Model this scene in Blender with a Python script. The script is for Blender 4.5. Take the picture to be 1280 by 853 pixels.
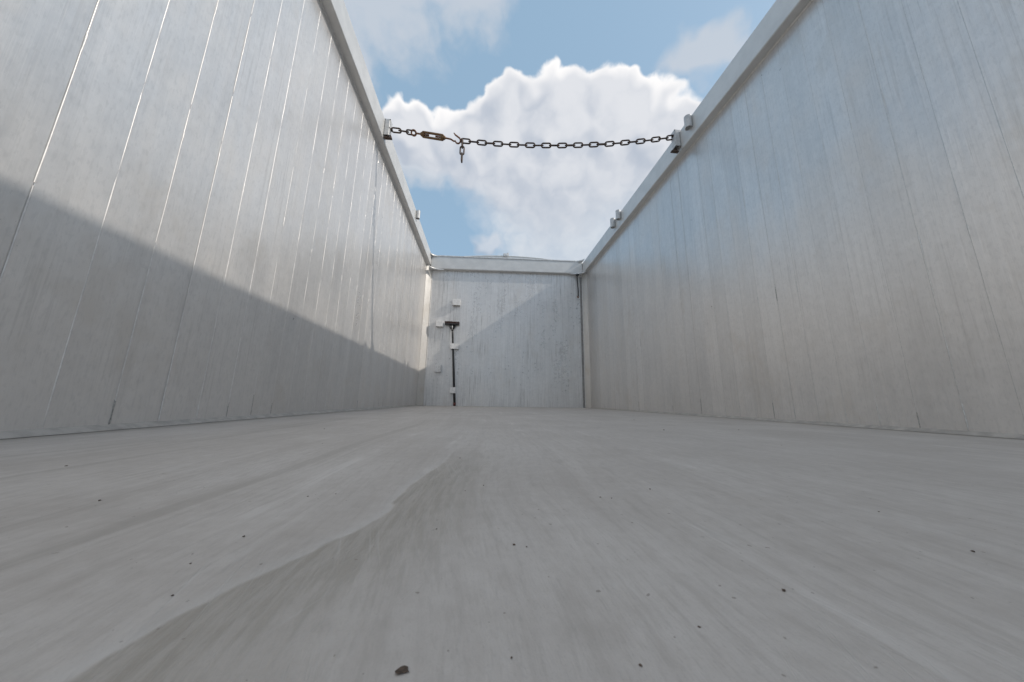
import bpy, bmesh, math, random
from mathutils import Vector, Matrix, Euler, noise as mnoise

random.seed(7)
scene = bpy.context.scene
for o in list(bpy.data.objects):
    bpy.data.objects.remove(o)
COL = scene.collection
R = math.radians

# ------------------------------------------------------------------ camera
cam_data = bpy.data.cameras.new('camera')
cam = bpy.data.objects.new('camera', cam_data)
COL.objects.link(cam)
cam_data.sensor_width = 36.0
cam_data.lens = 384.28 / 1280 * 36.0
cam_data.clip_start = 0.01
cam_data.clip_end = 5000
cam_data.dof.use_dof = True
cam_data.dof.focus_distance = 2.6
cam_data.dof.aperture_fstop = 22.0
PITCH, YAW, ROLL = 0.1922, -0.093, -0.0167
rot = Matrix.Rotation(YAW, 3, 'Z') @ Matrix.Rotation(PITCH, 3, 'X') @ Matrix.Rotation(ROLL, 3, 'Y') @ Matrix.Rotation(R(90), 3, 'X')
cam.matrix_world = Matrix.Translation((-0.3316, 0.0, 0.0827)) @ rot.to_4x4()
scene.camera = cam

# ------------------------------------------------------------------ render settings
scene.render.engine = 'CYCLES'
scene.cycles.max_bounces = 6
scene.cycles.diffuse_bounces = 5
scene.cycles.glossy_bounces = 4
scene.render.resolution_x, scene.render.resolution_y = 1024, 682
scene.view_settings.view_transform = 'Standard'
scene.view_settings.look = 'None'
scene.view_settings.gamma = 1.0
scene.view_settings.exposure = 0.10

# ------------------------------------------------------------------ sun
SUN_FROM = Vector((1.0, -0.225, 0.735)).normalized()
sun_data = bpy.data.lights.new('sun', 'SUN')
sun_data.energy = 2.0
sun_data.angle = R(0.55)
sun_data.color = (1.0, 0.93, 0.84)
sun = bpy.data.objects.new('sun', sun_data)
COL.objects.link(sun)
sun.rotation_euler = SUN_FROM.to_track_quat('Z', 'Y').to_euler()
sun.location = (8, -3, 8)

# ------------------------------------------------------------------ sky
world = bpy.data.worlds.new('World')
scene.world = world
world.use_nodes = True
world.cycles.sampling_method = 'MANUAL'
world.cycles.sample_map_resolution = 256


class G:
    """small node-graph helper: every method returns a socket"""
    def __init__(self, tree):
        self.t = tree

    def n(self, kind, **kw):
        nd = self.t.nodes.new(kind)
        for k, v in kw.items():
            setattr(nd, k, v)
        return nd

    def put(self, sock, v):
        if isinstance(v, bpy.types.NodeSocket):
            self.t.links.new(v, sock)
        elif v is not None:
            sock.default_value = v

    def m(self, op, a, b=None, c=None, clamp=False):
        nd = self.n('ShaderNodeMath', operation=op, use_clamp=clamp)
        for i, v in enumerate((a, b, c)):
            self.put(nd.inputs[i], v)
        return nd.outputs[0]

    def vm(self, op, a, b=None):
        nd = self.n('ShaderNodeVectorMath', operation=op)
        self.put(nd.inputs[0], a)
        if b is not None:
            self.put(nd.inputs[1], b)
        return nd.outputs['Value'] if op in ('LENGTH', 'DOT_PRODUCT', 'DISTANCE') else nd.outputs[0]

    def xyz(self, x, y, z):
        nd = self.n('ShaderNodeCombineXYZ')
        for i, v in enumerate((x, y, z)):
            self.put(nd.inputs[i], v)
        return nd.outputs[0]

    def sep(self, v):
        nd = self.n('ShaderNodeSeparateXYZ')
        self.put(nd.inputs[0], v)
        return nd.outputs

    def noise(self, vec, scale=1.0, detail=4.0, rough=0.5, dist=0.0):
        nd = self.n('ShaderNodeTexNoise')
        self.put(nd.inputs['Vector'], vec)
        nd.inputs['Scale'].default_value = scale
        nd.inputs['Detail'].default_value = detail
        nd.inputs['Roughness'].default_value = rough
        nd.inputs['Distortion'].default_value = dist
        return nd.outputs['Fac']

    def voro(self, vec, scale=1.0, detail=3.0, rough=0.5):
        nd = self.n('ShaderNodeTexVoronoi', feature='F1')
        nd.normalize = True
        self.put(nd.inputs['Vector'], vec)
        nd.inputs['Scale'].default_value = scale
        nd.inputs['Detail'].default_value = detail
        nd.inputs['Roughness'].default_value = rough
        return nd.outputs['Distance']

    def step(self, v, lo, hi, a=0.0, b=1.0):
        nd = self.n('ShaderNodeMapRange', interpolation_type='SMOOTHSTEP')
        self.put(nd.inputs[0], v)
        for i, q in enumerate((lo, hi, a, b)):
            self.put(nd.inputs[1 + i], q)
        return nd.outputs[0]

    def mix(self, f, a, b, mode='MIX'):
        nd = self.n('ShaderNodeMix', data_type='RGBA', blend_type=mode)
        self.put(nd.inputs[0], f)
        self.put(nd.inputs[6], a if isinstance(a, bpy.types.NodeSocket) else (*a, 1.0))
        self.put(nd.inputs[7], b if isinstance(b, bpy.types.NodeSocket) else (*b, 1.0))
        return nd.outputs[2]

    def mixf(self, f, a, b):
        nd = self.n('ShaderNodeMix', data_type='FLOAT')
        self.put(nd.inputs[0], f)
        self.put(nd.inputs[2], a)
        self.put(nd.inputs[3], b)
        return nd.outputs[0]

    def bump(self, h, strength=0.3, dist=0.01, normal=None):
        nd = self.n('ShaderNodeBump')
        nd.inputs['Strength'].default_value = strength
        nd.inputs['Distance'].default_value = dist
        self.put(nd.inputs['Height'], h)
        if normal is not None:
            self.put(nd.inputs['Normal'], normal)
        return nd.outputs[0]


def build_sky():
    t = world.node_tree
    t.nodes.clear()
    g = G(t)
    out = g.n('ShaderNodeOutputWorld')
    bg = g.n('ShaderNodeBackground')
    bg.inputs['Strength'].default_value = SKY_STRENGTH
    t.links.new(bg.outputs[0], out.inputs[0])
    sky = g.n('ShaderNodeTexSky', sky_type='NISHITA')
    sky.sun_disc = False
    sky.sun_elevation = math.asin(SUN_FROM.z)
    sky.sun_rotation = math.atan2(SUN_FROM.x, SUN_FROM.y)
    sky.air_density = 1.0
    sky.dust_density = 3.0
    sky.ozone_density = 1.0
    tc = g.n('ShaderNodeTexCoord')
    d = g.vm('NORMALIZE', tc.outputs['Generated'])

    # warp the directions a little so that no outline stays smooth
    nd = g.n('ShaderNodeTexNoise')
    g.put(nd.inputs['Vector'], d)
    nd.inputs['Scale'].default_value = 11.0
    nd.inputs['Detail'].default_value = 2.0
    nd.inputs['Roughness'].default_value = 0.55
    wv = g.vm('SUBTRACT', nd.outputs['Color'], (0.5, 0.5, 0.5))
    wd = g.vm('ADD', d, g.vm('MULTIPLY', wv, (0.12, 0.12, 0.12)))
    b1 = g.m('SUBTRACT', 0.5, g.voro(wd, 17.0, 2.0, 0.6))
    b2 = g.m('SUBTRACT', g.noise(d, 30.0, 4.0, 0.60), 0.5)
    turb = g.m('ADD', g.m('MULTIPLY', b1, 1.15), g.m('MULTIPLY', b2, 0.60))

    def field(wdir, first):
        x, y, z = g.sep(g.vm('NORMALIZE', wdir))
        u = g.m('MULTIPLY', g.m('ARCTAN2', x, y), 57.29578)
        v = g.m('MULTIPLY', g.m('ARCSINE', z), 57.29578)
        puff = g.m('SUBTRACT', 0.5, g.voro(wdir, 12.5, 0.0, 0.5))

        def blob(cu, cv, ru, rv):
            a = g.m('MULTIPLY', g.m('SUBTRACT', u, cu), 1.0 / ru)
            b = g.m('MULTIPLY', g.m('SUBTRACT', v, cv), 1.0 / rv)
            return g.m('SUBTRACT', 1.0, g.m('SQRT', g.m('ADD', g.m('MULTIPLY', a, a), g.m('MULTIPLY', b, b))))

        def union(lst):
            r = None
            for q in lst:
                bl = blob(*q)
                r = bl if r is None else g.m('SMOOTH_MAX', r, bl, 0.12)
            return r
        cum = union([(15, 39.5, 25, 12.3), (4, 44.6, 9, 8.2), (15, 44.8, 11, 8.2), (25, 43.2, 10, 8.0), (34, 40.0, 8, 6.0),
                     (-16.0, 42.0, 8.0, 4.9), (-3.5, 41.6, 11, 6.2), (0.0, 28.7, 3.6, 2.2)])
        if not first:
            return cum, puff
        soft = union([(-29, 56.5, 18, 7.5), (-9, 60.5, 14, 5.5), (42.5, 48.0, 7.0, 3.0), (-33, 48, 9, 6), (-18, 39.0, 10, 3.5)])
        veil = union([(21, 35.0, 24, 14.0), (11, 38, 15, 8), (24, 26, 25, 10)])
        # elsewhere in the sky: unseen cumulus, cover raised to brighten and neutralise the shade
        wide = g.m('MULTIPLY', g.m('SUBTRACT', g.noise(d, 2.6, 2.0, 0.5), 0.445), 4.0)
        au = g.m('ABSOLUTE', g.m('SUBTRACT', u, 5.0))
        out_w = g.m('MAXIMUM', g.step(au, 52.0, 75.0), g.step(v, 62.0, 74.0))
        wide = g.m('SUBTRACT', wide, g.m('MULTIPLY', g.m('SUBTRACT', 1.0, out_w), 6.0))
        return v, g.m('MAXIMUM', cum, wide), soft, veil, puff, cum

    v, cum, soft, veil, puff, cum1 = field(wd, True)
    cum2, puff2 = field(g.vm('ADD', wd, (0.026, -0.006, 0.030)), False)
    dens = g.m('ADD', cum, g.m('MULTIPLY', turb, 0.20))
    # the flat cloud foot is diffuse, the sunlit top is sharp
    foot = g.step(v, 34.0, 47.0, 0.60, 0.10)
    mask = g.step(dens, 0.0, foot)
    mask = g.m('MULTIPLY', mask, g.step(v, 24.0, 42.0, 0.60, 1.0))
    vmask = g.m('MULTIPLY', g.step(g.m('ADD', veil, g.m('MULTIPLY', turb, 0.16)), -0.02, 0.38), 0.80)
    smask = g.step(g.m('ADD', soft, g.m('MULTIPLY', turb, 0.60)), -0.15, 0.60)
    smask = g.m('MULTIPLY', smask, 0.80)
    # relief: thinner towards the sun = lit
    lit = g.m('ADD', g.m('MULTIPLY', g.m('SUBTRACT', cum1, cum2), 0.35), g.m('MULTIPLY', g.m('SUBTRACT', puff, puff2), 0.32))
    lit = g.step(g.m('ADD', lit, g.m('MULTIPLY', turb, 0.16)), -0.16, 0.17)
    depth = g.step(dens, 0.02, 0.34)
    bright = g.m('ADD', g.m('MULTIPLY', lit, 0.50), g.m('MULTIPLY', g.m('SUBTRACT', 1.0, depth), 0.60))
    bright = g.m('MULTIPLY', bright, g.step(v, 32.0, 46.0, 0.75, 1.0), clamp=True)
    K = CLOUD_LEVEL / SKY_STRENGTH
    ccol = g.mix(bright, tuple(K * c for c in (0.455, 0.505, 0.59)), tuple(K * c for c in (0.96, 0.945, 0.94)))
    scol = tuple(K * c for c in (0.56, 0.60, 0.66))
    # thin high haze makes the blue pale
    base = g.mix(HAZE, sky.outputs[0], tuple(K * c for c in (0.34, 0.515, 0.68)))
    c = g.mix(smask, base, scol)
    vc = g.mix(g.step(g.m('ADD', g.m('MULTIPLY', turb, 0.6), g.m('MULTIPLY', puff, 0.5)), -0.15, 0.45), tuple(K * q for q in (0.50, 0.555, 0.64)), tuple(K * q for q in (0.68, 0.71, 0.75)))
    c = g.mix(vmask, c, vc)
    c = g.mix(mask, c, ccol)
    t.links.new(c, bg.inputs['Color'])


SKY_STRENGTH = 0.15
HAZE = 0.70
CLOUD_LEVEL = 1.0
build_sky()


# ------------------------------------------------------------------ object helpers
def tag(o, label=None, cat=None, group=None, kind=None):
    if label: o['label'] = label
    if cat: o['category'] = cat
    if group: o['group'] = group
    if kind: o['kind'] = kind
    return o


def thing(name, loc, label, cat, group=None):
    o = bpy.data.objects.new(name, None)
    o.empty_display_size = 0.1
    COL.objects.link(o)
    o.location = loc
    return tag(o, label, cat, group)


def mesh_of(bm, name, mat, smooth=False):
    bmesh.ops.recalc_face_normals(bm, faces=bm.faces[:])
    me = bpy.data.meshes.new(name)
    bm.to_mesh(me)
    bm.free()
    me.materials.append(mat)
    if smooth:
        for p in me.polygons:
            p.use_smooth = True
    return me


def put(name, me, parent=None, loc=(0, 0, 0), rot=(0, 0, 0)):
    """link a mesh; loc is in world space, the parents are never rotated"""
    o = bpy.data.objects.new(name, me)
    COL.objects.link(o)
    base = Vector((0, 0, 0))
    if parent is not None:
        o.parent = parent
        p = parent
        while p is not None:
            base += p.location
            p = p.parent
    o.location = Vector(loc) - base
    o.rotation_euler = rot
    return o


def box(bm, x0, x1, y0, y1, z0, z1, bev=0.0, seg=1):
    r = bmesh.ops.create_cube(bm, size=1.0)
    vs = r['verts']
    for w in vs:
        w.co = Vector(((x0 + x1) / 2 + w.co.x * (x1 - x0), (y0 + y1) / 2 + w.co.y * (y1 - y0), (z0 + z1) / 2 + w.co.z * (z1 - z0)))
    if bev > 0:
        es = list({e for w in vs for e in w.link_edges})
        bmesh.ops.bevel(bm, geom=es, offset=bev, segments=seg, affect='EDGES', profile=0.5)


def sweep(bm, pts, rad, n=8, closed=False, caps=True):
    """round bar through the points; rad is a number or a list"""
    pts = [Vector(p) for p in pts]
    N = len(pts)
    rings = []
    up = None
    for i, p in enumerate(pts):
        a = pts[(i - 1) % N] if (closed or i > 0) else p
        b = pts[(i + 1) % N] if (closed or i < N - 1) else p
        t = (b - a).normalized()
        if up is None:
            up = t.orthogonal().normalized()
        up = (up - t * up.dot(t)).normalized()
        s = t.cross(up)
        r = rad[i] if isinstance(rad, (list, tuple)) else rad
        rings.append([bm.verts.new(p + (up * math.cos(2 * math.pi * k / n) + s * math.sin(2 * math.pi * k / n)) * r) for k in range(n)])
    for i in range(N if closed else N - 1):
        A, B = rings[i], rings[(i + 1) % N]
        sh = 0
        if closed and i == N - 1:
            sh = min(range(n), key=lambda q: (A[0].co - B[q].co).length)
        for k in range(n):
            bm.faces.new((A[k], A[(k + 1) % n], B[(k + 1 + sh) % n], B[(k + sh) % n]))
    if caps and not closed:
        bm.faces.new(list(reversed(rings[0])))
        bm.faces.new(rings[-1])


def prism(bm, prof, axis, a, b):
    """extrude a closed 2-d profile along an axis; prof holds the two other coordinates in xyz order"""
    def P(q, t):
        if axis == 'x': return (t, q[0], q[1])
        if axis == 'y': return (q[0], t, q[1])
        return (q[0], q[1], t)
    A = [bm.verts.new(P(q, a)) for q in prof]
    B = [bm.verts.new(P(q, b)) for q in prof]
    n = len(prof)
    for i in range(n):
        bm.faces.new((A[i], A[(i + 1) % n], B[(i + 1) % n], B[i]))
    bm.faces.new(A)
    bm.faces.new(list(reversed(B)))


# ------------------------------------------------------------------ materials
def new_mat(name):
    m = bpy.data.materials.new(name)
    m.use_nodes = True
    t = m.node_tree
    t.nodes.clear()
    g = G(t)
    out = g.n('ShaderNodeOutputMaterial')
    b = g.n('ShaderNodeBsdfPrincipled')
    t.links.new(b.outputs[0], out.inputs[0])
    return m, g, b


def mat_aluminium(name, dark, light, stain, metallic, rough, streak=1.0, stain_amt=0.5, run=0.0):
    """weathered mill-finish aluminium sheet: fine vertical rolling lines, blotches and dirt runs"""
    m, g, b = new_mat(name)
    pos = g.n('ShaderNodeNewGeometry').outputs['Position']
    rnd = g.n('ShaderNodeObjectInfo').outputs['Random']
    x, y, z = g.sep(pos)
    fine = g.noise(g.vm('MULTIPLY', pos, (420, 420, 5)), 1.0, 2.0, 0.6)
    mid = g.noise(g.vm('MULTIPLY', pos, (60, 60, 1.6)), 1.0, 3.0, 0.6)
    wide = g.noise(g.vm('MULTIPLY', pos, (7, 7, 1.5)), 1.0, 3.0, 0.6)
    blot = g.noise(pos, 2.6, 4.0, 0.64)
    cloud = g.noise(pos, 26.0, 4.0, 0.65)
    tone = g.m('ADD', g.m('MULTIPLY', fine, 0.16 * streak), g.m('MULTIPLY', mid, 0.34 * streak))
    tone = g.m('ADD', tone, g.m('MULTIPLY', wide, 0.40))
    tone = g.m('ADD', tone, g.m('MULTIPLY', cloud, 0.34))
    tone = g.m('ADD', tone, g.m('MULTIPLY', blot, 0.30))
    tone = g.m('ADD', tone, g.m('MULTIPLY', g.m('SUBTRACT', rnd, 0.5), 0.16))
    lo = 0.5 * (0.5 * streak + 1.04) - 0.31
    f = g.step(tone, lo + 0.02, lo + 0.62)
    c = g.mix(f, dark, light)
    # tan dust: drifts in blotches and is thicker near the bottom
    low = g.step(z, 0.0, 0.55, 1.0, 0.0)
    s = g.m('MULTIPLY', g.step(g.m('ADD', g.m('MULTIPLY', blot, 0.65), g.m('MULTIPLY', wide, 0.55)), 0.52, 0.95), stain_amt)
    s = g.m('ADD', s, g.m('MULTIPLY', g.m('MULTIPLY', low, mid), stain_amt * 0.7), clamp=True)
    c = g.mix(s, c, stain)
    rr = g.m('ADD', rough - 0.10, g.m('MULTIPLY', wide, 0.12))
    rr = g.m('ADD', rr, g.m('MULTIPLY', cloud, 0.10))
    rr = g.m('ADD', rr, g.m('MULTIPLY', s, 0.25))
    if run > 0:
        # dark water runs
        rn = g.noise(g.vm('MULTIPLY', pos, (95, 95, 1.8)), 1.0, 4.0, 0.7, 0.15)
        zone = g.noise(g.vm('MULTIPLY', pos, (3.0, 3.0, 2.2)), 1.0, 2.0, 0.5)
        rmask = g.m('MULTIPLY', g.step(rn, 0.52, 0.66), g.step(zone, 0.42, 0.62))
        rmask = g.m('MULTIPLY', rmask, run)
        c = g.mix(rmask, c, (0.17, 0.16, 0.145))
        rr = g.m('ADD', rr, g.m('MULTIPLY', rmask, 0.15))
        # chalky white oxide streaks
        wn = g.noise(g.vm('MULTIPLY', g.vm('ADD', pos, (3.3, 1.7, 0.4)), (70, 70, 1.3)), 1.0, 4.0, 0.7)
        wm = g.m('MULTIPLY', g.step(wn, 0.56, 0.72), run * 0.6)
        c = g.mix(wm, c, (0.62, 0.63, 0.63))
    mot = g.noise(g.vm('MULTIPLY', pos, (130, 130, 46)), 1.0, 3.0, 0.6)
    c = g.mix(g.m('MULTIPLY', g.step(mot, 0.50, 0.66), 0.16), c, (0.42, 0.415, 0.405))
    smg = g.noise(g.vm('MULTIPLY', pos, (4.5, 4.5, 3.0)), 1.0, 4.0, 0.7)
    c = g.mix(g.m('MULTIPLY', g.step(smg, 0.54, 0.72), 0.35), c, stain)
    # pits and specks
    sp = g.noise(pos, 190.0, 2.0, 0.5)
    spm = g.m('MULTIPLY', g.step(sp, 0.72, 0.78), g.step(blot, 0.50, 0.66))
    c = g.mix(g.m('MULTIPLY', spm, 0.40 if run < 0.5 else 0.0), c, (0.16, 0.155, 0.15))
    g.put(b.inputs['Base Color'], c)
    met = g.m('SUBTRACT', metallic, g.m('MULTIPLY', s, 0.4))
    g.put(b.inputs['Metallic'], met)
    g.put(b.inputs['Roughness'], rr)
    h = g.m('ADD', g.m('MULTIPLY', fine, 0.4), g.m('MULTIPLY', mid, 1.0))
    n1 = g.bump(h, 0.14, 0.004)
    big = g.noise(g.vm('MULTIPLY', pos, (9, 9, 2.0)), 1.0, 2.0, 0.5)
    n2 = g.bump(big, 0.10, 0.02, n1)
    g.put(b.inputs['Normal'], n2)
    return m


def mat_simple(name, col, rough=0.5, metallic=0.0, var=0.15, scale=20.0, col2=None, bump=0.0, rust=None):
    m, g, b = new_mat(name)
    pos = g.n('ShaderNodeNewGeometry').outputs['Position']
    nz = g.noise(pos, scale, 5.0, 0.6)
    c2 = col2 or tuple(q * (1 - var) for q in col)
    c = g.mix(g.step(nz, 0.35, 0.65), c2, col)
    if rust:
        r = g.noise(pos, scale * 2.2, 4.0, 0.7)
        c = g.mix(g.step(r, 0.48, 0.60), c, rust)
    g.put(b.inputs['Base Color'], c)
    b.inputs['Metallic'].default_value = metallic
    g.put(b.inputs['Roughness'], g.m('ADD', rough - 0.08, g.m('MULTIPLY', nz, 0.16)))
    if bump:
        g.put(b.inputs['Normal'], g.bump(nz, bump, 0.003))
    return m


M = {}
M['wall'] = mat_aluminium('sheet_aluminium', (0.64, 0.625, 0.61), (0.84, 0.82, 0.80), (0.60, 0.555, 0.50), 0.58, 0.30, 0.85, 0.42, 0.14)
M['end'] = mat_aluminium('end_wall_aluminium', (0.60, 0.595, 0.59), (0.85, 0.845, 0.84), (0.58, 0.55, 0.51), 0.28, 0.28, 1.3, 0.25, 0.55)
M['weld'] = mat_simple('weld_metal', (0.78, 0.765, 0.745), 0.48, 0.40, 0.15, 60.0, bump=0.1)
M['weld_dark'] = mat_simple('dark_weld_metal', (0.50, 0.49, 0.475), 0.5, 0.6, 0.45, 140.0, bump=0.2)
M['rail'] = mat_simple('pale_rail_aluminium', (0.70, 0.695, 0.68), 0.45, 0.30, 0.10, 9.0)
M['cap'] = mat_simple('cast_corner_aluminium', (0.74, 0.74, 0.735), 0.42, 0.4, 0.2, 24.0)
M['cove'] = mat_simple('dusty_sealant', (0.47, 0.44, 0.405), 0.7, 0.1, 0.25, 30.0)
M['socket'] = mat_simple('socket_aluminium', (0.86, 0.855, 0.845), 0.5, 0.1, 0.15, 40.0)
M['chain'] = mat_simple('dark_chain_steel', (0.07, 0.058, 0.052), 0.55, 0.5, 0.4, 70.0, rust=(0.17, 0.10, 0.068))
M['brass'] = mat_simple('rusty_plated_steel', (0.23, 0.15, 0.075), 0.5, 0.55, 0.35, 50.0, rust=(0.17, 0.075, 0.035))
M['rust'] = mat_simple('rusty_steel', (0.26, 0.13, 0.075), 0.6, 0.5, 0.4, 80.0)
M['black'] = mat_simple('black_plastic', (0.022, 0.022, 0.024), 0.4, 0.0, 0.3, 30.0)
M['bristle'] = mat_simple('dark_red_brown_bristle', (0.07, 0.032, 0.026), 0.8, 0.0, 0.5, 200.0)
M['red'] = mat_simple('red_plastic_tip', (0.13, 0.035, 0.028), 0.5, 0.0, 0.2, 60.0)
M['bracket'] = mat_simple('grey_bracket_aluminium', (0.62, 0.62, 0.615), 0.5, 0.2, 0.2, 40.0)
M['crumb'] = mat_simple('dirt_crumb', (0.11, 0.078, 0.058), 0.9, 0.0, 0.5, 600.0)
M['seam_strip'] = mat_simple('grey_seam_strip', (0.30, 0.295, 0.29), 0.7, 0.0, 0.3, 25.0)
M['tarp'] = mat_simple('white_cover_board', (0.82, 0.82, 0.81), 0.55, 0.0, 0.1, 12.0)


def mat_floor():
    m, g, b = new_mat('dusty_floor_plate')
    pos = g.n('ShaderNodeNewGeometry').outputs['Position']
    x, y, z = g.sep(pos)
    # washed-out silt and shovel drag: lines follow the length and bend a little
    wob = g.m('MULTIPLY', g.m('SUBTRACT', g.noise(g.vm('MULTIPLY', pos, (2.2, 1.3, 1)), 1.0, 2.0, 0.5), 0.5), 0.11)
    xs = g.m('ADD', x, wob)
    lon = g.noise(g.xyz(g.m('MULTIPLY', xs, 30), g.m('MULTIPLY', y, 1.1), 0.0), 1.0, 4.0, 0.68)
    lon2 = g.noise(g.xyz(g.m('MULTIPLY', xs, 170), g.m('MULTIPLY', y, 19.0), 3.0), 1.0, 4.0, 0.68)
    brush = g.noise(g.xyz(g.m('MULTIPLY', g.m('ADD', xs, g.m('MULTIPLY', y, 0.10)), 520), g.m('MULTIPLY', y, 120.0), 5.0), 1.0, 2.0, 0.6)
    blot = g.noise(pos, 4.2, 4.0, 0.62)
    grain = g.noise(pos, 900.0, 2.0, 0.6)
    mott = g.noise(pos, 75.0, 4.0, 0.65)
    # dried puddle: its edge runs away from the camera in a slow bend; pale silt on one side
    cv = g.n('ShaderNodeFloatCurve')
    crv = cv.mapping.curves[0]
    pts = [(0.0, -0.46), (0.06, -0.452), (0.124, -0.450), (0.140, -0.447), (0.160, -0.440), (0.183, -0.429), (0.212, -0.415), (0.234, -0.405), (0.259, -0.398), (0.285, -0.400), (0.333, -0.398), (0.414, -0.384), (0.48, -0.378), (0.7, -0.37), (1.0, -0.36)]
    crv.points[0].location = (pts[0][0], pts[0][1] + 1)
    crv.points[1].location = (1.0, pts[-1][1] + 1)
    for q in pts[1:-1]:
        crv.points.new(q[0], q[1] + 1)
    cv.mapping.update()
    g.put(cv.inputs['Value'], g.m('MULTIPLY', y, 1.0, clamp=True))
    edge = g.m('SUBTRACT', cv.outputs[0], 1.0)
    wig = g.m('MULTIPLY', g.m('SUBTRACT', g.noise(pos, 30.0, 4.0, 0.6), 0.5), 0.012)
    side = g.m('ADD', g.m('SUBTRACT', x, edge), wig)           # > 0 on the scrubbed side
    fade = g.step(y, 0.34, 0.62, 1.0, 0.0)
    scrub = g.m('MULTIPLY', g.step(side, -0.001, 0.003), g.step(side, 0.012, 0.10, 1.0, 0.0))
    scrub = g.m('MULTIPLY', scrub, fade)
    rim = g.m('MULTIPLY', g.m('MULTIPLY', fade, g.step(side, -0.012, -0.001)), g.step(side, -0.0005, 0.002, 1.0, 0.0))
    tone = g.m('ADD', g.m('MULTIPLY', lon, 0.36), g.m('MULTIPLY', blot, 0.40))
    tone = g.m('ADD', tone, g.m('MULTIPLY', mott, 0.24))
    c = g.mix(g.step(tone, 0.36, 0.64), FLOOR_LO, FLOOR_HI)
    c = g.mix(g.m('MULTIPLY', g.step(lon2, 0.47, 0.66), 0.34), c, (0.36, 0.33, 0.30))
    c = g.mix(g.m('MULTIPLY', g.step(brush, 0.52, 0.68), 0.20), c, (0.36, 0.335, 0.305))
    c = g.mix(g.m('MULTIPLY', g.step(grain, 0.54, 0.72), 0.22), c, (0.33, 0.305, 0.28))
    # coarse scrubbed band with brush-ridges
    sl = g.m('MULTIPLY', scrub, g.m('ADD', 0.45, g.m('MULTIPLY', g.step(lon2, 0.38, 0.62), 0.40)))
    c = g.mix(sl, c, (0.33, 0.30, 0.26))
    c = g.mix(g.m('MULTIPLY', rim, 0.30), c, (0.58, 0.565, 0.545))
    # long dark drag bands on one side, pale tyre-like wipes on the other
    band = g.noise(g.xyz(g.m('MULTIPLY', xs, 30), g.m('MULTIPLY', y, 0.6), 11.0), 1.0, 4.0, 0.6)
    dm = g.m('MULTIPLY', g.step(band, 0.53, 0.66), g.step(x, -0.42, -0.55))
    c = g.mix(g.m('MULTIPLY', dm, 0.38), c, (0.30, 0.275, 0.245))
    pale = g.m('MULTIPLY', g.step(band, 0.42, 0.36), g.step(blot, 0.45, 0.6))
    c = g.mix(g.m('MULTIPLY', pale, 0.40), c, (0.64, 0.61, 0.58))
    # scratches left by a shovel: three families of fine lines at different slants
    scr = None
    for k, (ax, ay, off) in enumerate(((240, 80, 1.0), (300, -140, 6.0), (160, 30, 9.0))):
        q = g.noise(g.xyz(g.m('ADD', g.m('MULTIPLY', x, ax), g.m('MULTIPLY', y, ay)), g.m('MULTIPLY', y, 2.5), off), 1.0, 1.0, 0.4)
        q = g.step(g.m('ABSOLUTE', g.m('SUBTRACT', q, 0.5)), 0.0, 0.016, 1.0, 0.0)
        gate = g.noise(g.vm('ADD', pos, (off, off * 2.0, 0.0)), 6.0, 2.0, 0.5)
        q = g.m('MULTIPLY', q, g.step(gate, 0.56, 0.66))
        scr = q if scr is None else g.m('MAXIMUM', scr, q)
    c = g.mix(g.m('MULTIPLY', scr, 0.22), c, (0.58, 0.57, 0.55))
    # dirt gathered along the walls, tiny stuck specks
    ax = g.m('ABSOLUTE', x)
    dirt = g.step(g.m('ADD', ax, g.m('MULTIPLY', g.m('SUBTRACT', mott, 0.5), 0.10)), 1.10, 1.17)
    c = g.mix(g.m('MULTIPLY', dirt, 0.5), c, (0.27, 0.24, 0.205))
    spk = g.noise(pos, 240.0, 1.0, 0.5)
    c = g.mix(g.m('MULTIPLY', g.step(spk, 0.75, 0.775), 0.6), c, (0.17, 0.14, 0.115))
    g.put(b.inputs['Base Color'], c)
    b.inputs['Metallic'].default_value = 0.10
    g.put(b.inputs['Roughness'], g.m('ADD', 0.46, g.m('MULTIPLY', lon, 0.22)))
    h = g.m('ADD', g.m('MULTIPLY', lon2, 1.0), g.m('MULTIPLY', brush, 0.5))
    h = g.m('MULTIPLY', h, g.m('ADD', 0.45, g.m('MULTIPLY', scrub, 1.1)))
    h = g.m('ADD', h, g.m('MULTIPLY', grain, 0.22))
    h = g.m('ADD', h, g.m('MULTIPLY', lon, 1.0))
    h = g.m('SUBTRACT', h, g.m('MULTIPLY', scr, 0.5))
    h = g.m('ADD', h, g.m('MULTIPLY', g.step(side, -0.010, 0.003, 0.22, 0.0), fade))
    g.put(b.inputs['Normal'], g.bump(h, 0.30, 0.0022))
    return m


FLOOR_LO, FLOOR_HI = (0.425, 0.390, 0.358), (0.545, 0.512, 0.480)
M['floor'] = mat_floor()

# ------------------------------------------------------------------ the box: floor
HW, H, YB, YE = 1.2, 2.02, -1.4, 4.36        # half width, wall height, rear end, end wall
bm = bmesh.new()
box(bm, -HW - 0.03, HW + 0.03, YB, YE + 0.04, -0.03, 0.0)
floor = put('floor', mesh_of(bm, 'floor', M['floor']))
tag(floor, 'worn grey metal floor plate with dried water marks', kind='structure')

# the yard the trailer stands on, far below its floor
bm = bmesh.new()
for q in range(4):
    bm.verts.new(((-400, 400, 400, -400)[q], (-400, -400, 400, 400)[q], -1.15))
bm.faces.new(bm.verts[:])
M['yard'] = mat_simple('yard_concrete', (0.24, 0.235, 0.22), 0.9, 0.0, 0.3, 1.5)
tag(put('ground', mesh_of(bm, 'ground', M['yard'])), 'pale concrete yard around the trailer', kind='structure')

RAIL_IN, RAIL_H, RAIL_OUT = 0.055, 0.170, 0.055


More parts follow.
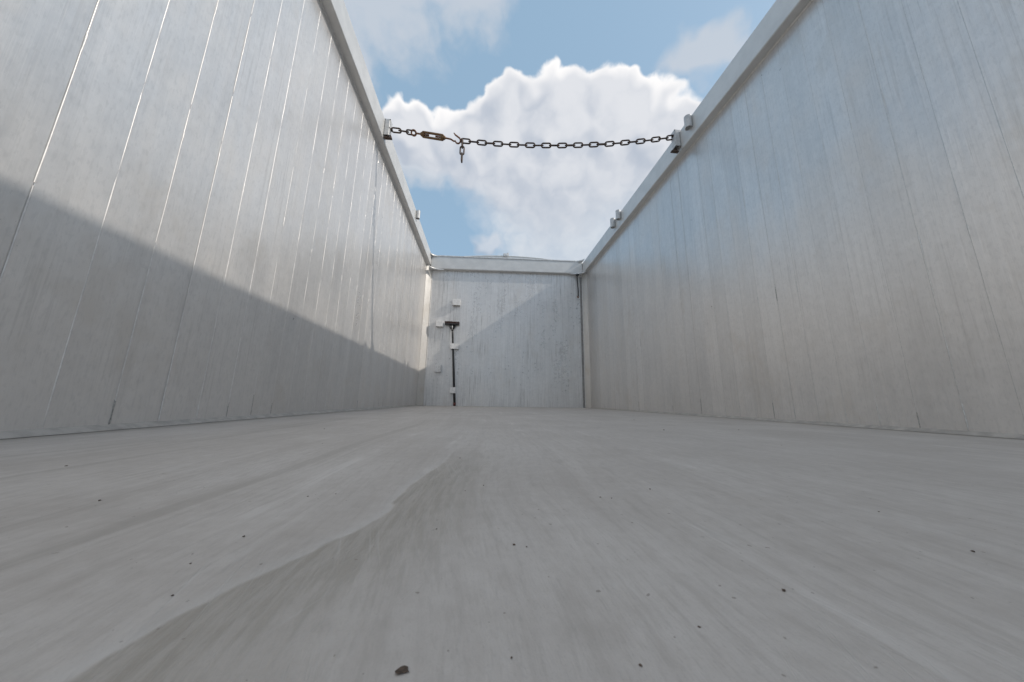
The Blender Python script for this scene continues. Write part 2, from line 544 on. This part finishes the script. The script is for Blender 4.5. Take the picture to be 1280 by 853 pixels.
# ------------------------------------------------------------------ side walls
def plank_mesh(w, side):
    """an upright plank, inner face towards the load space; local y is the width, local z the height"""
    bm = bmesh.new()
    e, t = 0.0006, 0.03
    prof = [(0, -w / 2 + 0.0002 + e), (0, w / 2 - 0.0002 - e), (side * e, w / 2 - 0.0002), (side * t, w / 2 - 0.0002),
            (side * t, -w / 2 + 0.0002), (side * e, -w / 2 + 0.0002)]
    prism(bm, prof, 'z', 0.0, H)
    return mesh_of(bm, 'plank', M['wall'])


def bead_mesh(side, stitches, hgt, seed):
    rnd = random.Random(seed)
    bm = bmesh.new()

    def run(z0, z1, w, h, step, amp):
        n = max(2, int((z1 - z0) / step))
        prev = None
        for i in range(n + 1):
            z = z0 + (z1 - z0) * i / n
            k = 1.0 + rnd.uniform(-amp, amp)
            tp = 0.25 if i in (0, n) else 1.0
            dy = rnd.uniform(-amp, amp) * w * 0.25
            ring = [bm.verts.new((-side * h * k * tp * math.sin(a), dy + w * k * math.cos(a), z)) for a in (0.0, 0.9, 1.57, 2.24, math.pi)]
            if prev:
                for q in range(4):
                    bm.faces.new((prev[q], prev[q + 1], ring[q + 1], ring[q]))
            prev = ring
    z = 0.012
    while z < H - 0.02:                       # the seam was run in passes of uneven width, some ground nearly flush
        z2 = min(H - 0.003, z + rnd.uniform(0.10, 0.34))
        k = hgt * rnd.choice((0.65, 0.75, 0.85, 1.0))
        run(z, z2, 0.00095 + 0.0006 * k, 0.0002 + 0.0007 * k, 0.05, 0.2)
        z = z2 + (rnd.uniform(0.002, 0.02) if rnd.random() < 0.3 else 0.0)
    for (a, b2) in stitches:
        a2, b2 = a + rnd.uniform(-0.008, 0.008), b2 + rnd.uniform(-0.045, 0.012)
        if rnd.random() < 0.9:
            nf = len(bm.faces)
            run(max(0.013, a2), min(b2, H - 0.004), 0.0019, 0.0014, 0.007, 0.25)
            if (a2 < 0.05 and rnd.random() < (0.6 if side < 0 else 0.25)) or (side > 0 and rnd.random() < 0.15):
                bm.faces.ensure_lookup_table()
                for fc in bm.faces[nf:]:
                    fc.material_index = 1  # darker metal, mostly on the lowest stitches
    me = mesh_of(bm, 'weld_bead', M['weld'] if side < 0 else M['weld_shaded'], True)
    me.materials.append(M['weld_dark'])
    return me


M['weld_shaded'] = mat_simple('shaded_weld_metal', (0.66, 0.65, 0.635), 0.38, 0.6, 0.15, 90.0, bump=0.15)  # shade in the colour: darker weld copy for beads on the shaded wall


def tube_socket(parent, side, y, z0, z1, rad, name='bow_socket'):
    """short open tube welded upright to the inner face of the rail"""
    bm = bmesh.new()
    cx = side * (HW - RAIL_IN - rad * 0.92)
    n = 18
    ro, ri = rad, rad * 0.78
    rings = []
    for (r, z) in ((ro, z0), (ro, z1), (ri, z1), (ri, z0)):
        rings.append([bm.verts.new((cx + r * math.cos(2 * math.pi * k / n), y + r * math.sin(2 * math.pi * k / n), z)) for k in range(n)])
    for i in range(4):
        A, B = rings[i], rings[(i + 1) % 4]
        for k in range(n):
            bm.faces.new((A[k], A[(k + 1) % n], B[(k + 1) % n], B[k]))
    o = put(name, mesh_of(bm, name, M['bracket']), parent)
    md = o.modifiers.new('edge', 'EDGE_SPLIT')
    md.split_angle = R(40)
    for p in o.data.polygons:
        p.use_smooth = True
    return o


def side_wall(side, y0, pitch, stitches, label, bead_h):
    wall = thing('side_wall', (side * HW, 1.5, 0.0), label, 'wall', 'long planked side walls')
    pm = plank_mesh(pitch, side)
    n0 = math.ceil((YB - y0) / pitch)
    n1 = math.floor((4.285 - y0) / pitch)
    beads = [bead_mesh(side, stitches, bead_h, 11 * k + (3 if side > 0 else 0)) for k in range(13)]
    rnd = random.Random(5 + side)
    for n in range(n0, n1 + 1):
        y = y0 + n * pitch
        put('plank', pm, wall, (side * (HW + rnd.uniform(0.0, 0.0007)), y + pitch / 2, 0.0), (0, 0, R(rnd.uniform(-0.6, 0.6))))
        put('weld_bead', beads[(n * 5) % 13], wall, (side * (HW + 0.0004), y, 0.0))
    # base cove along the floor
    bm = bmesh.new()
    s = side
    prism(bm, [(s * (HW + 0.004), 0.001), (s * (HW - 0.020), 0.001), (s * (HW - 0.017), 0.004), (s * (HW - 0.004), 0.011), (s * (HW + 0.004), 0.014)], 'y', YB, 4.28)
    put('base_cove', mesh_of(bm, 'base_cove', M['cove']), wall)
    # top rail: rounded rectangular tube that overhangs the planks
    bm = bmesh.new()
    box(bm, min(s * (HW - RAIL_IN), s * (HW + RAIL_OUT)), max(s * (HW - RAIL_IN), s * (HW + RAIL_OUT)), YB, YE + 0.05, H, H + RAIL_H, 0.008, 3)
    rail = put('top_rail', mesh_of(bm, 'top_rail', M['rail']), wall)
    # weld line under the rail
    bm = bmesh.new()
    prism(bm, [(s * (HW + 0.002), H + 0.001), (s * (HW - 0.006), H - 0.0008), (s * (HW - 0.0065), H - 0.002), (s * (HW - 0.001), H - 0.006), (s * (HW + 0.002), H - 0.006)], 'y', YB, 4.28)
    put('rail_weld', mesh_of(bm, 'rail_weld', M['weld']), wall)
    # corner post: bevelled strip where side and end wall meet
    bm = bmesh.new()
    c = 0.078 if s < 0 else 0.055
    prism(bm, [(s * (HW + 0.02), 4.285), (s * (HW - 0.003), 4.285), (s * (HW - c), YE - 0.002), (s * (HW + 0.02), YE - 0.002)], 'z', 0.001, H - 0.002)
    put('corner_post', mesh_of(bm, 'corner_post', M['post']), wall)
    bm = bmesh.new()
    sweep(bm, [(s * (HW - c - 0.002), YE - 0.004, 0.002 + 0.05 * i) for i in range(40)], [0.006 + 0.001 * math.sin(i * 2.3) for i in range(40)], 6)
    put('corner_weld', mesh_of(bm, 'corner_weld', M['weld'], True), wall)
    return wall, rail


M['post'] = mat_aluminium('corner_post_aluminium', (0.54, 0.525, 0.50), (0.70, 0.685, 0.66), (0.48, 0.43, 0.36), 0.3, 0.45, 0.8, 0.6)
wall_l, rail_l = side_wall(-1, 0.7204, 0.1126, [(0.0, 0.09), (0.785, 0.85), (1.24, 1.30), (1.86, 1.99)],
                           'sunlit side wall of upright aluminium planks with bright weld lines and a diagonal shadow', 1.25)
wall_r, rail_r = side_wall(1, 0.8633, 0.1093, [(0.0, 0.11), (0.62, 0.69), (1.24, 1.31), (1.93, 1.99)],
                           'shaded side wall of dull upright aluminium planks facing the sunlit one', 0.8)


def box_socket(parent, side, y, z0, z1, wy, wx):
    """short length of square tube welded upright to the inner face of the rail"""
    bm = bmesh.new()
    xa = side * (HW - RAIL_IN + 0.001)
    xb = xa - side * wx
    t = 0.005
    O = [(xa, y - wy / 2), (xb, y - wy / 2), (xb, y + wy / 2), (xa, y + wy / 2)]
    I = [(xa - side * t, y - wy / 2 + t), (xb + side * t, y - wy / 2 + t), (xb + side * t, y + wy / 2 - t), (xa - side * t, y + wy / 2 - t)]
    rings = [[bm.verts.new((q[0], q[1], z)) for q in P] for (P, z) in ((O, z0), (O, z1), (I, z1), (I, z0))]
    for i in range(4):
        A, B = rings[i], rings[(i + 1) % 4]
        for k in range(4):
            bm.faces.new((A[k], A[(k + 1) % 4], B[(k + 1) % 4], B[k]))
    es = [e for e in bm.edges if abs(e.verts[0].co.z - e.verts[1].co.z) > 0.01]
    bmesh.ops.bevel(bm, geom=es, offset=0.007, segments=3, affect='EDGES')
    return put('chain_socket', mesh_of(bm, 'chain_socket', M['bracket']), parent)


box_socket(rail_l, -1, 2.10, 2.050, 2.190, 0.050, 0.044)
tube_socket(rail_l, -1, 3.25, 2.095, 2.190, 0.022)
box_socket(rail_r, 1, 1.95, 2.050, 2.195, 0.054, 0.046)
tube_socket(rail_r, 1, 1.80, 2.085, 2.182, 0.025)
tube_socket(rail_r, 1, 2.99, 2.095, 2.200, 0.027)
tube_socket(rail_r, 1, 3.14, 2.085, 2.195, 0.027)

# ------------------------------------------------------------------ end wall
endw = thing('end_wall', (0, YE, 0), 'short bluish end wall of streaked aluminium with header beam and holders', 'wall')
bm = bmesh.new()
box(bm, -HW + 0.03, HW - 0.03, YE, YE + 0.028, 0.001, H - 0.01)
put('panel', mesh_of(bm, 'panel', M['end']), endw)
bm = bmesh.new()
prism(bm, [(HW - 0.094, YE - 0.0015), (HW - 0.090, YE - 0.006), (HW - 0.064, YE - 0.006), (HW - 0.060, YE - 0.0015)], 'z', 0.002, 1.97)
put('corner_strip', mesh_of(bm, 'corner_strip', M['seam_strip']), endw)  # grey strip standing in for the dark gap beside the corner
HT = 0.0215      # the header sits a touch higher on one side
hb = bmesh.new()
box(hb, -HW + RAIL_IN, HW - RAIL_IN, 4.305, YE + 0.05, 1.985, 2.19, 0.012, 3)
for w in hb.verts:
    w.co.z += HT * w.co.x
header = put('header_beam', mesh_of(hb, 'header_beam', M['rail']), endw)


bm = bmesh.new()
box(bm, -HW + 0.16, HW - 0.16, 4.296, 4.330, 2.178, 2.198, 0.005, 2)
for w in bm.verts:
    w.co.z += HT * w.co.x
put('top_lip', mesh_of(bm, 'top_lip', M['cap']), header)


def gusset(parent, s, z, rad, th):
    """curved lip that rounds the joint between rail and header"""
    bm = bmesh.new()
    x0, y0 = s * (HW - RAIL_IN - 0.001), 4.3045
    pr = [(x0, y0)]
    for i in range(9):
        a = math.pi / 2 * i / 8
        pr.append((x0 - s * rad * (1 - math.sin(a)) * 1.5, y0 - rad * (1 - math.cos(a))))
    prism(bm, pr, 'z', z, z + th)
    bmesh.ops.bevel(bm, geom=bm.edges[:], offset=0.002, segments=1, affect='EDGES')
    put('corner_gusset', mesh_of(bm, 'corner_gusset', M['cap']), parent)


for s in (-1, 1):
    gusset(header, s, 1.972 + HT * s * 1.1, 0.13, 0.014)
    gusset(header, s, 2.178 + HT * s * 1.1, 0.10, 0.016)


def holder(x0, x1, z0, z1, y0=4.305, cap=True):
    """rectangular tube, open below, welded upright on the end wall"""
    bm = bmesh.new()
    t = 0.006
    yb = YE - 0.0008
    O = [(x0, y0), (x1, y0), (x1, yb), (x0, yb)]
    I = [(x0 + t, y0 + t), (x1 - t, y0 + t), (x1 - t, yb - t), (x0 + t, yb - t)]
    rings = [[bm.verts.new((q[0], q[1], z)) for q in P] for (P, z) in ((O, z0), (O, z1), (I, z1), (I, z0))]
    for i in range(4):
        A, B = rings[i], rings[(i + 1) % 4]
        for k in range(4):
            bm.faces.new((A[k], A[(k + 1) % 4], B[(k + 1) % 4], B[k]))
    es = [e for e in bm.edges if abs(e.verts[0].co.z - e.verts[1].co.z) > 0.01]
    bmesh.ops.bevel(bm, geom=es, offset=0.004, segments=2, affect='EDGES')
    if cap:  # unseen top plate added to block light, so the opening below looks dark
        box(bm, x0 + t * 0.5, x1 - t * 0.5, y0 + t * 0.5, yb - t * 0.5, z1 - 0.008, z1 - 0.001)
    return put('holder', mesh_of(bm, 'holder', M['socket']), endw)


holder(-0.800, -0.690, 1.425, 1.515)
holder(-1.015, -0.915, 1.100, 1.188)
holder(-0.800, -0.680, 0.785, 0.862, cap=False)
holder(-0.775, -0.695, 0.172, 0.253, cap=False)
low = holder(-0.995, -0.907, 0.458, 0.553, 4.308)
low.data.materials[0] = M['end']
tag(low, 'dull grey holder lowest on its side')

# arched board of the rolled cover, behind the header
arch = thing('cover_board', (0, 4.50, 2.20), 'low white arched cover board rising behind the header beam', 'board')
bm = bmesh.new()
prof = [(-0.95, 2.16)]
crest = []
for i in range(25):
    x = -0.95 + 1.86 * i / 24
    k = 1 - ((x + 0.03) / 0.93) ** 2
    crest.append((x, 2.262 + 0.028 * x + 0.062 * max(0.0, k)))
prism(bm, prof + crest + [(0.91, 2.16)], 'y', 4.50, 4.53)
put('panel', mesh_of(bm, 'panel', M['tarp']), arch)
bm = bmesh.new()
sweep(bm, [(q[0], 4.497, q[1]) for q in crest], 0.007, 8)
put('edge_bead', mesh_of(bm, 'edge_bead', M['tarp'], True), arch)
bm = bmesh.new()
box(bm, -0.075, 0.0, 4.455, 4.515, 2.308, 2.350, 0.006, 2)
box(bm, -0.02, 0.012, 4.46, 4.50, 2.33, 2.366, 0.006, 2)
put('latch', mesh_of(bm, 'latch', M['cap']), arch)

# ------------------------------------------------------------------ chain across the box
CH = [(-1.100, 2.100, 2.120), (-1.02, 2.095, 2.113), (-0.93, 2.089, 2.100), (-0.84, 2.080, 2.082), (-0.69, 2.071, 2.064), (-0.63, 2.067, 2.056), (-0.555, 2.062, 2.044)]
CR = [(-0.555, 2.062, 2.044), (-0.36, 2.049, 2.031), (-0.168, 2.036, 2.026), (0.02, 2.023, 2.027), (0.207, 2.010, 2.034), (0.40, 1.998, 2.048), (0.585, 1.986, 2.066), (0.84, 1.968, 2.101), (1.115, 1.950, 2.152)]
chain = thing('chain', (0, 2.03, 2.03), 'dark steel chain with a rusty turnbuckle slung between the two rails', 'chain')


def link_mesh(pitch, wire, width):
    bm = bmesh.new()
    a = pitch / 2 + wire * 0.5 - (width - wire) / 2     # half of the straight flank
    r = (width - wire) / 2
    pts = []
    for i in range(7):
        t = -math.pi / 2 + math.pi * i / 6
        pts.append((a + r * math.cos(t), r * math.sin(t), 0))
    for i in range(7):
        t = math.pi / 2 + math.pi * i / 6
        pts.append((-a + r * math.cos(t), r * math.sin(t), 0))
    sweep(bm, pts, wire / 2, 8, closed=True)
    return mesh_of(bm, 'link', M['chain'], True)


PITCH_L = 0.0625
LINK = link_mesh(PITCH_L, 0.0115, 0.040)
ROLL0 = R(45)


def along(pts):
    pts = [Vector(p) for p in pts]
    L = [0.0]
    for i in range(1, len(pts)):
        L.append(L[-1] + (pts[i] - pts[i - 1]).length)

    def at(s):
        s = min(max(s, 0), L[-1])
        for i in range(1, len(pts)):
            if s <= L[i]:
                return pts[i - 1].lerp(pts[i], (s - L[i - 1]) / (L[i] - L[i - 1]))
        return pts[-1]
    return at, L[-1]


def place_link(p, t, flat):
    t = t.normalized()
    side = Vector((0, 0, 1)).cross(t)
    if side.length < 0.2:
        side = Vector((0, 1, 0))
    side.normalize()
    up = t.cross(side)
    a = ROLL0 + (0 if flat else R(90)) + R(random.uniform(-7, 7))
    yv = side * math.cos(a) + up * math.sin(a)
    zv = t.cross(yv)
    m3 = Matrix((t, yv, zv)).transposed()
    put('link', LINK, chain, p, m3.to_euler())


at, L = along(CR)
n = round(L / PITCH_L)
for i in range(n):
    s = (i + 0.5) * L / n
    place_link(at(s), at(s + 0.01) - at(s - 0.01), i % 2 == 1)
atl, Ll = along(CH)
for i in range(3):
    s = 0.012 + (i + 0.5) * 0.0575
    place_link(atl(s), atl(s + 0.01) - atl(s - 0.01), i % 2 == 1)
# loose tail below the hook
for i in range(3):
    p = Vector((-0.548 + 0.001 * i, 2.058, 2.016 - i * PITCH_L))
    yv = Vector((1, 0, 0)) if i == 1 else Vector((0.06, 1, 0)).normalized()
    t = Vector((0, 0, -1))
    m3 = Matrix((t, yv, t.cross(yv))).transposed()
    put('link', LINK, chain, p, m3.to_euler())
# anchor staples at both ends
for (x, y, z, s) in ((-1.108, 2.10, 2.118, -1), (1.112, 1.95, 2.152, 1)):
    bm = bmesh.new()
    sweep(bm, [(x + s * 0.03, y - 0.014, z), (x, y - 0.016, z), (x - s * 0.018, y, z), (x, y + 0.016, z), (x + s * 0.03, y + 0.014, z)], 0.006, 8)
    put('anchor_staple', mesh_of(bm, 'anchor_staple', M['chain'], True), chain)
# clip hanging under each chain socket
for (x, y, z, s) in ((-1.108, 2.09, 2.040, -1), (1.105, 1.945, 2.020, 1)):
    bm = bmesh.new()
    box(bm, x - 0.034, x + 0.026, y - 0.012, y + 0.012, z - 0.014, z - 0.002, 0.003, 1)
    sweep(bm, [(x - 0.02, y, z - 0.006), (x - 0.008, y, z + 0.014), (x + 0.012, y, z + 0.018), (x + 0.02, y, z - 0.004)], 0.006, 6)
    put('retaining_clip', mesh_of(bm, 'retaining_clip', M['chain']), chain)

# turnbuckle: eye, two-bar frame, hook
P0, P1 = Vector((-0.925, 2.088, 2.099)), Vector((-0.57, 2.063, 2.047))
tv = (P1 - P0).normalized()
view = (Vector((-0.7, 2.07, 2.07)) - cam.location).normalized()
wv = (view.cross(tv)).normalized()       # frame lies roughly face-on to someone standing in the box
nv = tv.cross(wv)


def tb(a, w=0.0, q=0.0):
    return P0 + tv * a + wv * w + nv * q


turn = bpy.data.objects.new('turnbuckle', None)
bm = bmesh.new()
for s in (-1, 1):
    sweep(bm, [tb(0.066, s * 0.008), tb(0.074, s * 0.0155), tb(0.09, s * 0.0155), tb(0.21, s * 0.0155), tb(0.226, s * 0.0155), tb(0.234, s * 0.008)], 0.0085, 8)
sweep(bm, [tb(0.052), tb(0.058), tb(0.082), tb(0.088)], [0.008, 0.015, 0.015, 0.010], 10)
sweep(bm, [tb(0.212), tb(0.218), tb(0.242), tb(0.250)], [0.010, 0.015, 0.015, 0.008], 10)
me = mesh_of(bm, 'turnbuckle', M['brass'], True)
turn = put('turnbuckle', me, chain)
bm = bmesh.new()
sweep(bm, [tb(0.0) + (tv * math.cos(a) + wv * math.sin(a)) * 0.019 for a in [2 * math.pi * k / 14 for k in range(14)]], 0.0062, 8, closed=True)
sweep(bm, [tb(0.020), tb(0.12)], 0.0065, 8)
put('eye_bolt', mesh_of(bm, 'eye_bolt', M['rust'], True), turn)
bm = bmesh.new()
hk = [tb(0.17), tb(0.25), tb(0.29, 0.002), tb(0.315, 0.012)]
for i in range(9):
    a = R(200 + i * 26)
    hk.append(tb(0.345 + 0.021 * math.cos(a), 0.002 - 0.021 * math.sin(a) * 1.0))
hk.append(tb(0.325, -0.030))
hk.append(tb(0.312, -0.042))
sweep(bm, hk, [0.0062] * (len(hk) - 2) + [0.006, 0.0035], 8)
put('hook', mesh_of(bm, 'hook', M['rust'], True), turn)

# ------------------------------------------------------------------ broom stuck in the holders
broom = thing('broom', (-0.70, 4.334, 0.0), 'black long-handled broom held head-up in two holders on the end wall', 'broom')
BT, BB = Vector((-0.785, 4.333, 1.10)), Vector((-0.701, 4.334, 0.035))
bm = bmesh.new()
pts = [BB.lerp(BT, k / 10) for k in range(11)]
sweep(bm, pts, [0.0155] * 5 + [0.0145, 0.0135, 0.012, 0.012, 0.012, 0.012], 10)
put('handle', mesh_of(bm, 'handle', M['black'], True), broom)
bm = bmesh.new()
sweep(bm, [BB + Vector((0.0, 0, -0.033)), BB + Vector((0, 0, -0.028)), BB + Vector((0, 0, 0.012))], [0.010, 0.018, 0.0185], 10)
put('end_cap', mesh_of(bm, 'end_cap', M['red'], True), broom)
bm = bmesh.new()
box(bm, -0.890, -0.690, 4.297, 4.355, 1.130, 1.152, 0.006, 2)
hd = put('head_block', mesh_of(bm, 'head_block', M['black']), broom)
bm = bmesh.new()
rb = random.Random(3)
for i in range(34):
    for j in range(5):
        x = -0.886 + 0.192 * i / 33
        y = 4.302 + 0.048 * j / 4
        dx, dy = rb.uniform(-0.006, 0.006), rb.uniform(-0.005, 0.005)
        h = 1.176 + rb.uniform(-0.004, 0.004)
        w = 0.0034
        A = [bm.verts.new((x + a * w, y + b2 * w, 1.150)) for a, b2 in ((-1, -1), (1, -1), (1, 1), (-1, 1))]
        B = [bm.verts.new((x + dx + a * w, y + dy + b2 * w, h)) for a, b2 in ((-1, -1), (1, -1), (1, 1), (-1, 1))]
        for k in range(4):
            bm.faces.new((A[k], A[(k + 1) % 4], B[(k + 1) % 4], B[k]))
        bm.faces.new(B)
tag(put('bristles', mesh_of(bm, 'bristles', M['bristle']), hd), kind='stuff')
bm = bmesh.new()
sweep(bm, [BT + Vector((0.003, 0, -0.05)), BT + Vector((0, 0, 0.032))], [0.014, 0.019], 10)
sweep(bm, [BT + Vector((0.002, 0, -0.035)), (-0.818, 4.333, 1.09), (-0.822, 4.333, 1.131)], 0.0065, 6)
sweep(bm, [BT + Vector((0.002, 0, -0.035)), (-0.757, 4.333, 1.09), (-0.752, 4.333, 1.131)], 0.0065, 6)
put('head_bracket', mesh_of(bm, 'head_bracket', M['black'], True), hd)
bm = bmesh.new()
sweep(bm, [(-0.783, 4.310, 1.06), (-0.784, 4.310, 1.125)], 0.006, 8)
put('clamp_screw', mesh_of(bm, 'clamp_screw', M['cap'], True), hd)

# black rubber strap hanging in the far corner
strap = thing('rubber_strap', (1.066, 4.31, 1.63), 'thin black rubber strap hanging below the header beam', 'strap')
bm = bmesh.new()
sp = [(1.056, 4.30, 2.000), (1.060, 4.333, 1.96), (1.064, 4.324, 1.85), (1.071, 4.326, 1.74), (1.072, 4.333, 1.66)]
sweep(bm, sp, 0.0085, 6)
put('cord', mesh_of(bm, 'cord', M['black'], True), strap)
bm = bmesh.new()
sweep(bm, [(1.072, 4.333, 1.665), (1.074, 4.333, 1.635), (1.064, 4.312, 1.622), (1.052, 4.312, 1.632), (1.050, 4.314, 1.65)], 0.006, 6)
put('hook', mesh_of(bm, 'hook', M['rust'], True), strap)
bm = bmesh.new()
box(bm, 1.036, 1.074, 4.284, 4.320, 1.975, 2.004, 0.005, 1)
put('knot', mesh_of(bm, 'knot', M['black']), strap)


# ------------------------------------------------------------------ crumbs on the floor
def crumb_mesh(seed):
    rnd = random.Random(seed)
    bm = bmesh.new()
    bmesh.ops.create_icosphere(bm, subdivisions=2, radius=1.0)
    for w in bm.verts:
        k = 1 + 0.55 * mnoise.noise(w.co * 1.6 + Vector((seed * 3.1, 0, 0)))
        w.co = Vector((w.co.x * k, w.co.y * k * 0.75, w.co.z * k * 0.42))
    zmin = min(w.co.z for w in bm.verts)
    for w in bm.verts:
        w.co.z -= zmin * 0.95
    return mesh_of(bm, 'crumb', M['crumb'])


CM = [crumb_mesh(k) for k in range(6)]
big = put('crumb', CM[0], None, (-0.353, 0.1155, 0.0), (0, 0, 0.3))
big.scale = (0.0022, 0.0017, 0.0009)
tag(big, 'largest brown crumb of dirt, nearest to the camera on the floor', 'crumb', 'crumbs on the floor')
spots = [(-0.310, 0.198, 1.5), (-0.303, 0.195, 0.9), (-0.358, 0.223, 1.1), (-0.344, 0.309, 0.9), (-0.192, 0.146, 1.6), (-0.278, 0.112, 1.0),
         (-0.041, 0.174, 1.5), (-0.247, 0.127, 0.9), (-0.319, 0.118, 0.7), (-0.224, 0.285, 1.3), (-0.215, 0.282, 1.2), (-0.165, 0.308, 1.4),
         (-0.471, 0.218, 1.5), (-0.458, 0.16, 0.9), (-0.474, 0.187, 0.9), (-0.476, 0.297, 1.2), (-0.456, 0.303, 1.0), (-0.808, 0.425, 2.0),
         (-0.629, 0.292, 1.5), (-0.36, 0.474, 1.8), (-0.327, 0.327, 1.2), (0.241, 0.951, 4.0), (-0.011, 0.239, 1.2),
         (0.52, 0.98, 3.0), (0.30, 0.62, 1.6), (-0.62, 0.62, 1.8), (-0.75, 0.9, 2.4), (0.42, 1.5, 4.0)]
for i, (x, y, s) in enumerate(spots):
    o = put('crumb', CM[1 + i % 5], None, (x, y, 0.0), (0, 0, i * 1.7))
    k = 0.00064 * s
    o.scale = (k, k * random.uniform(0.8, 1.1), k * random.uniform(0.7, 1.0))
    tag(o, 'tiny dark speck of dirt lying loose on the grey floor', 'crumb', 'crumbs on the floor')
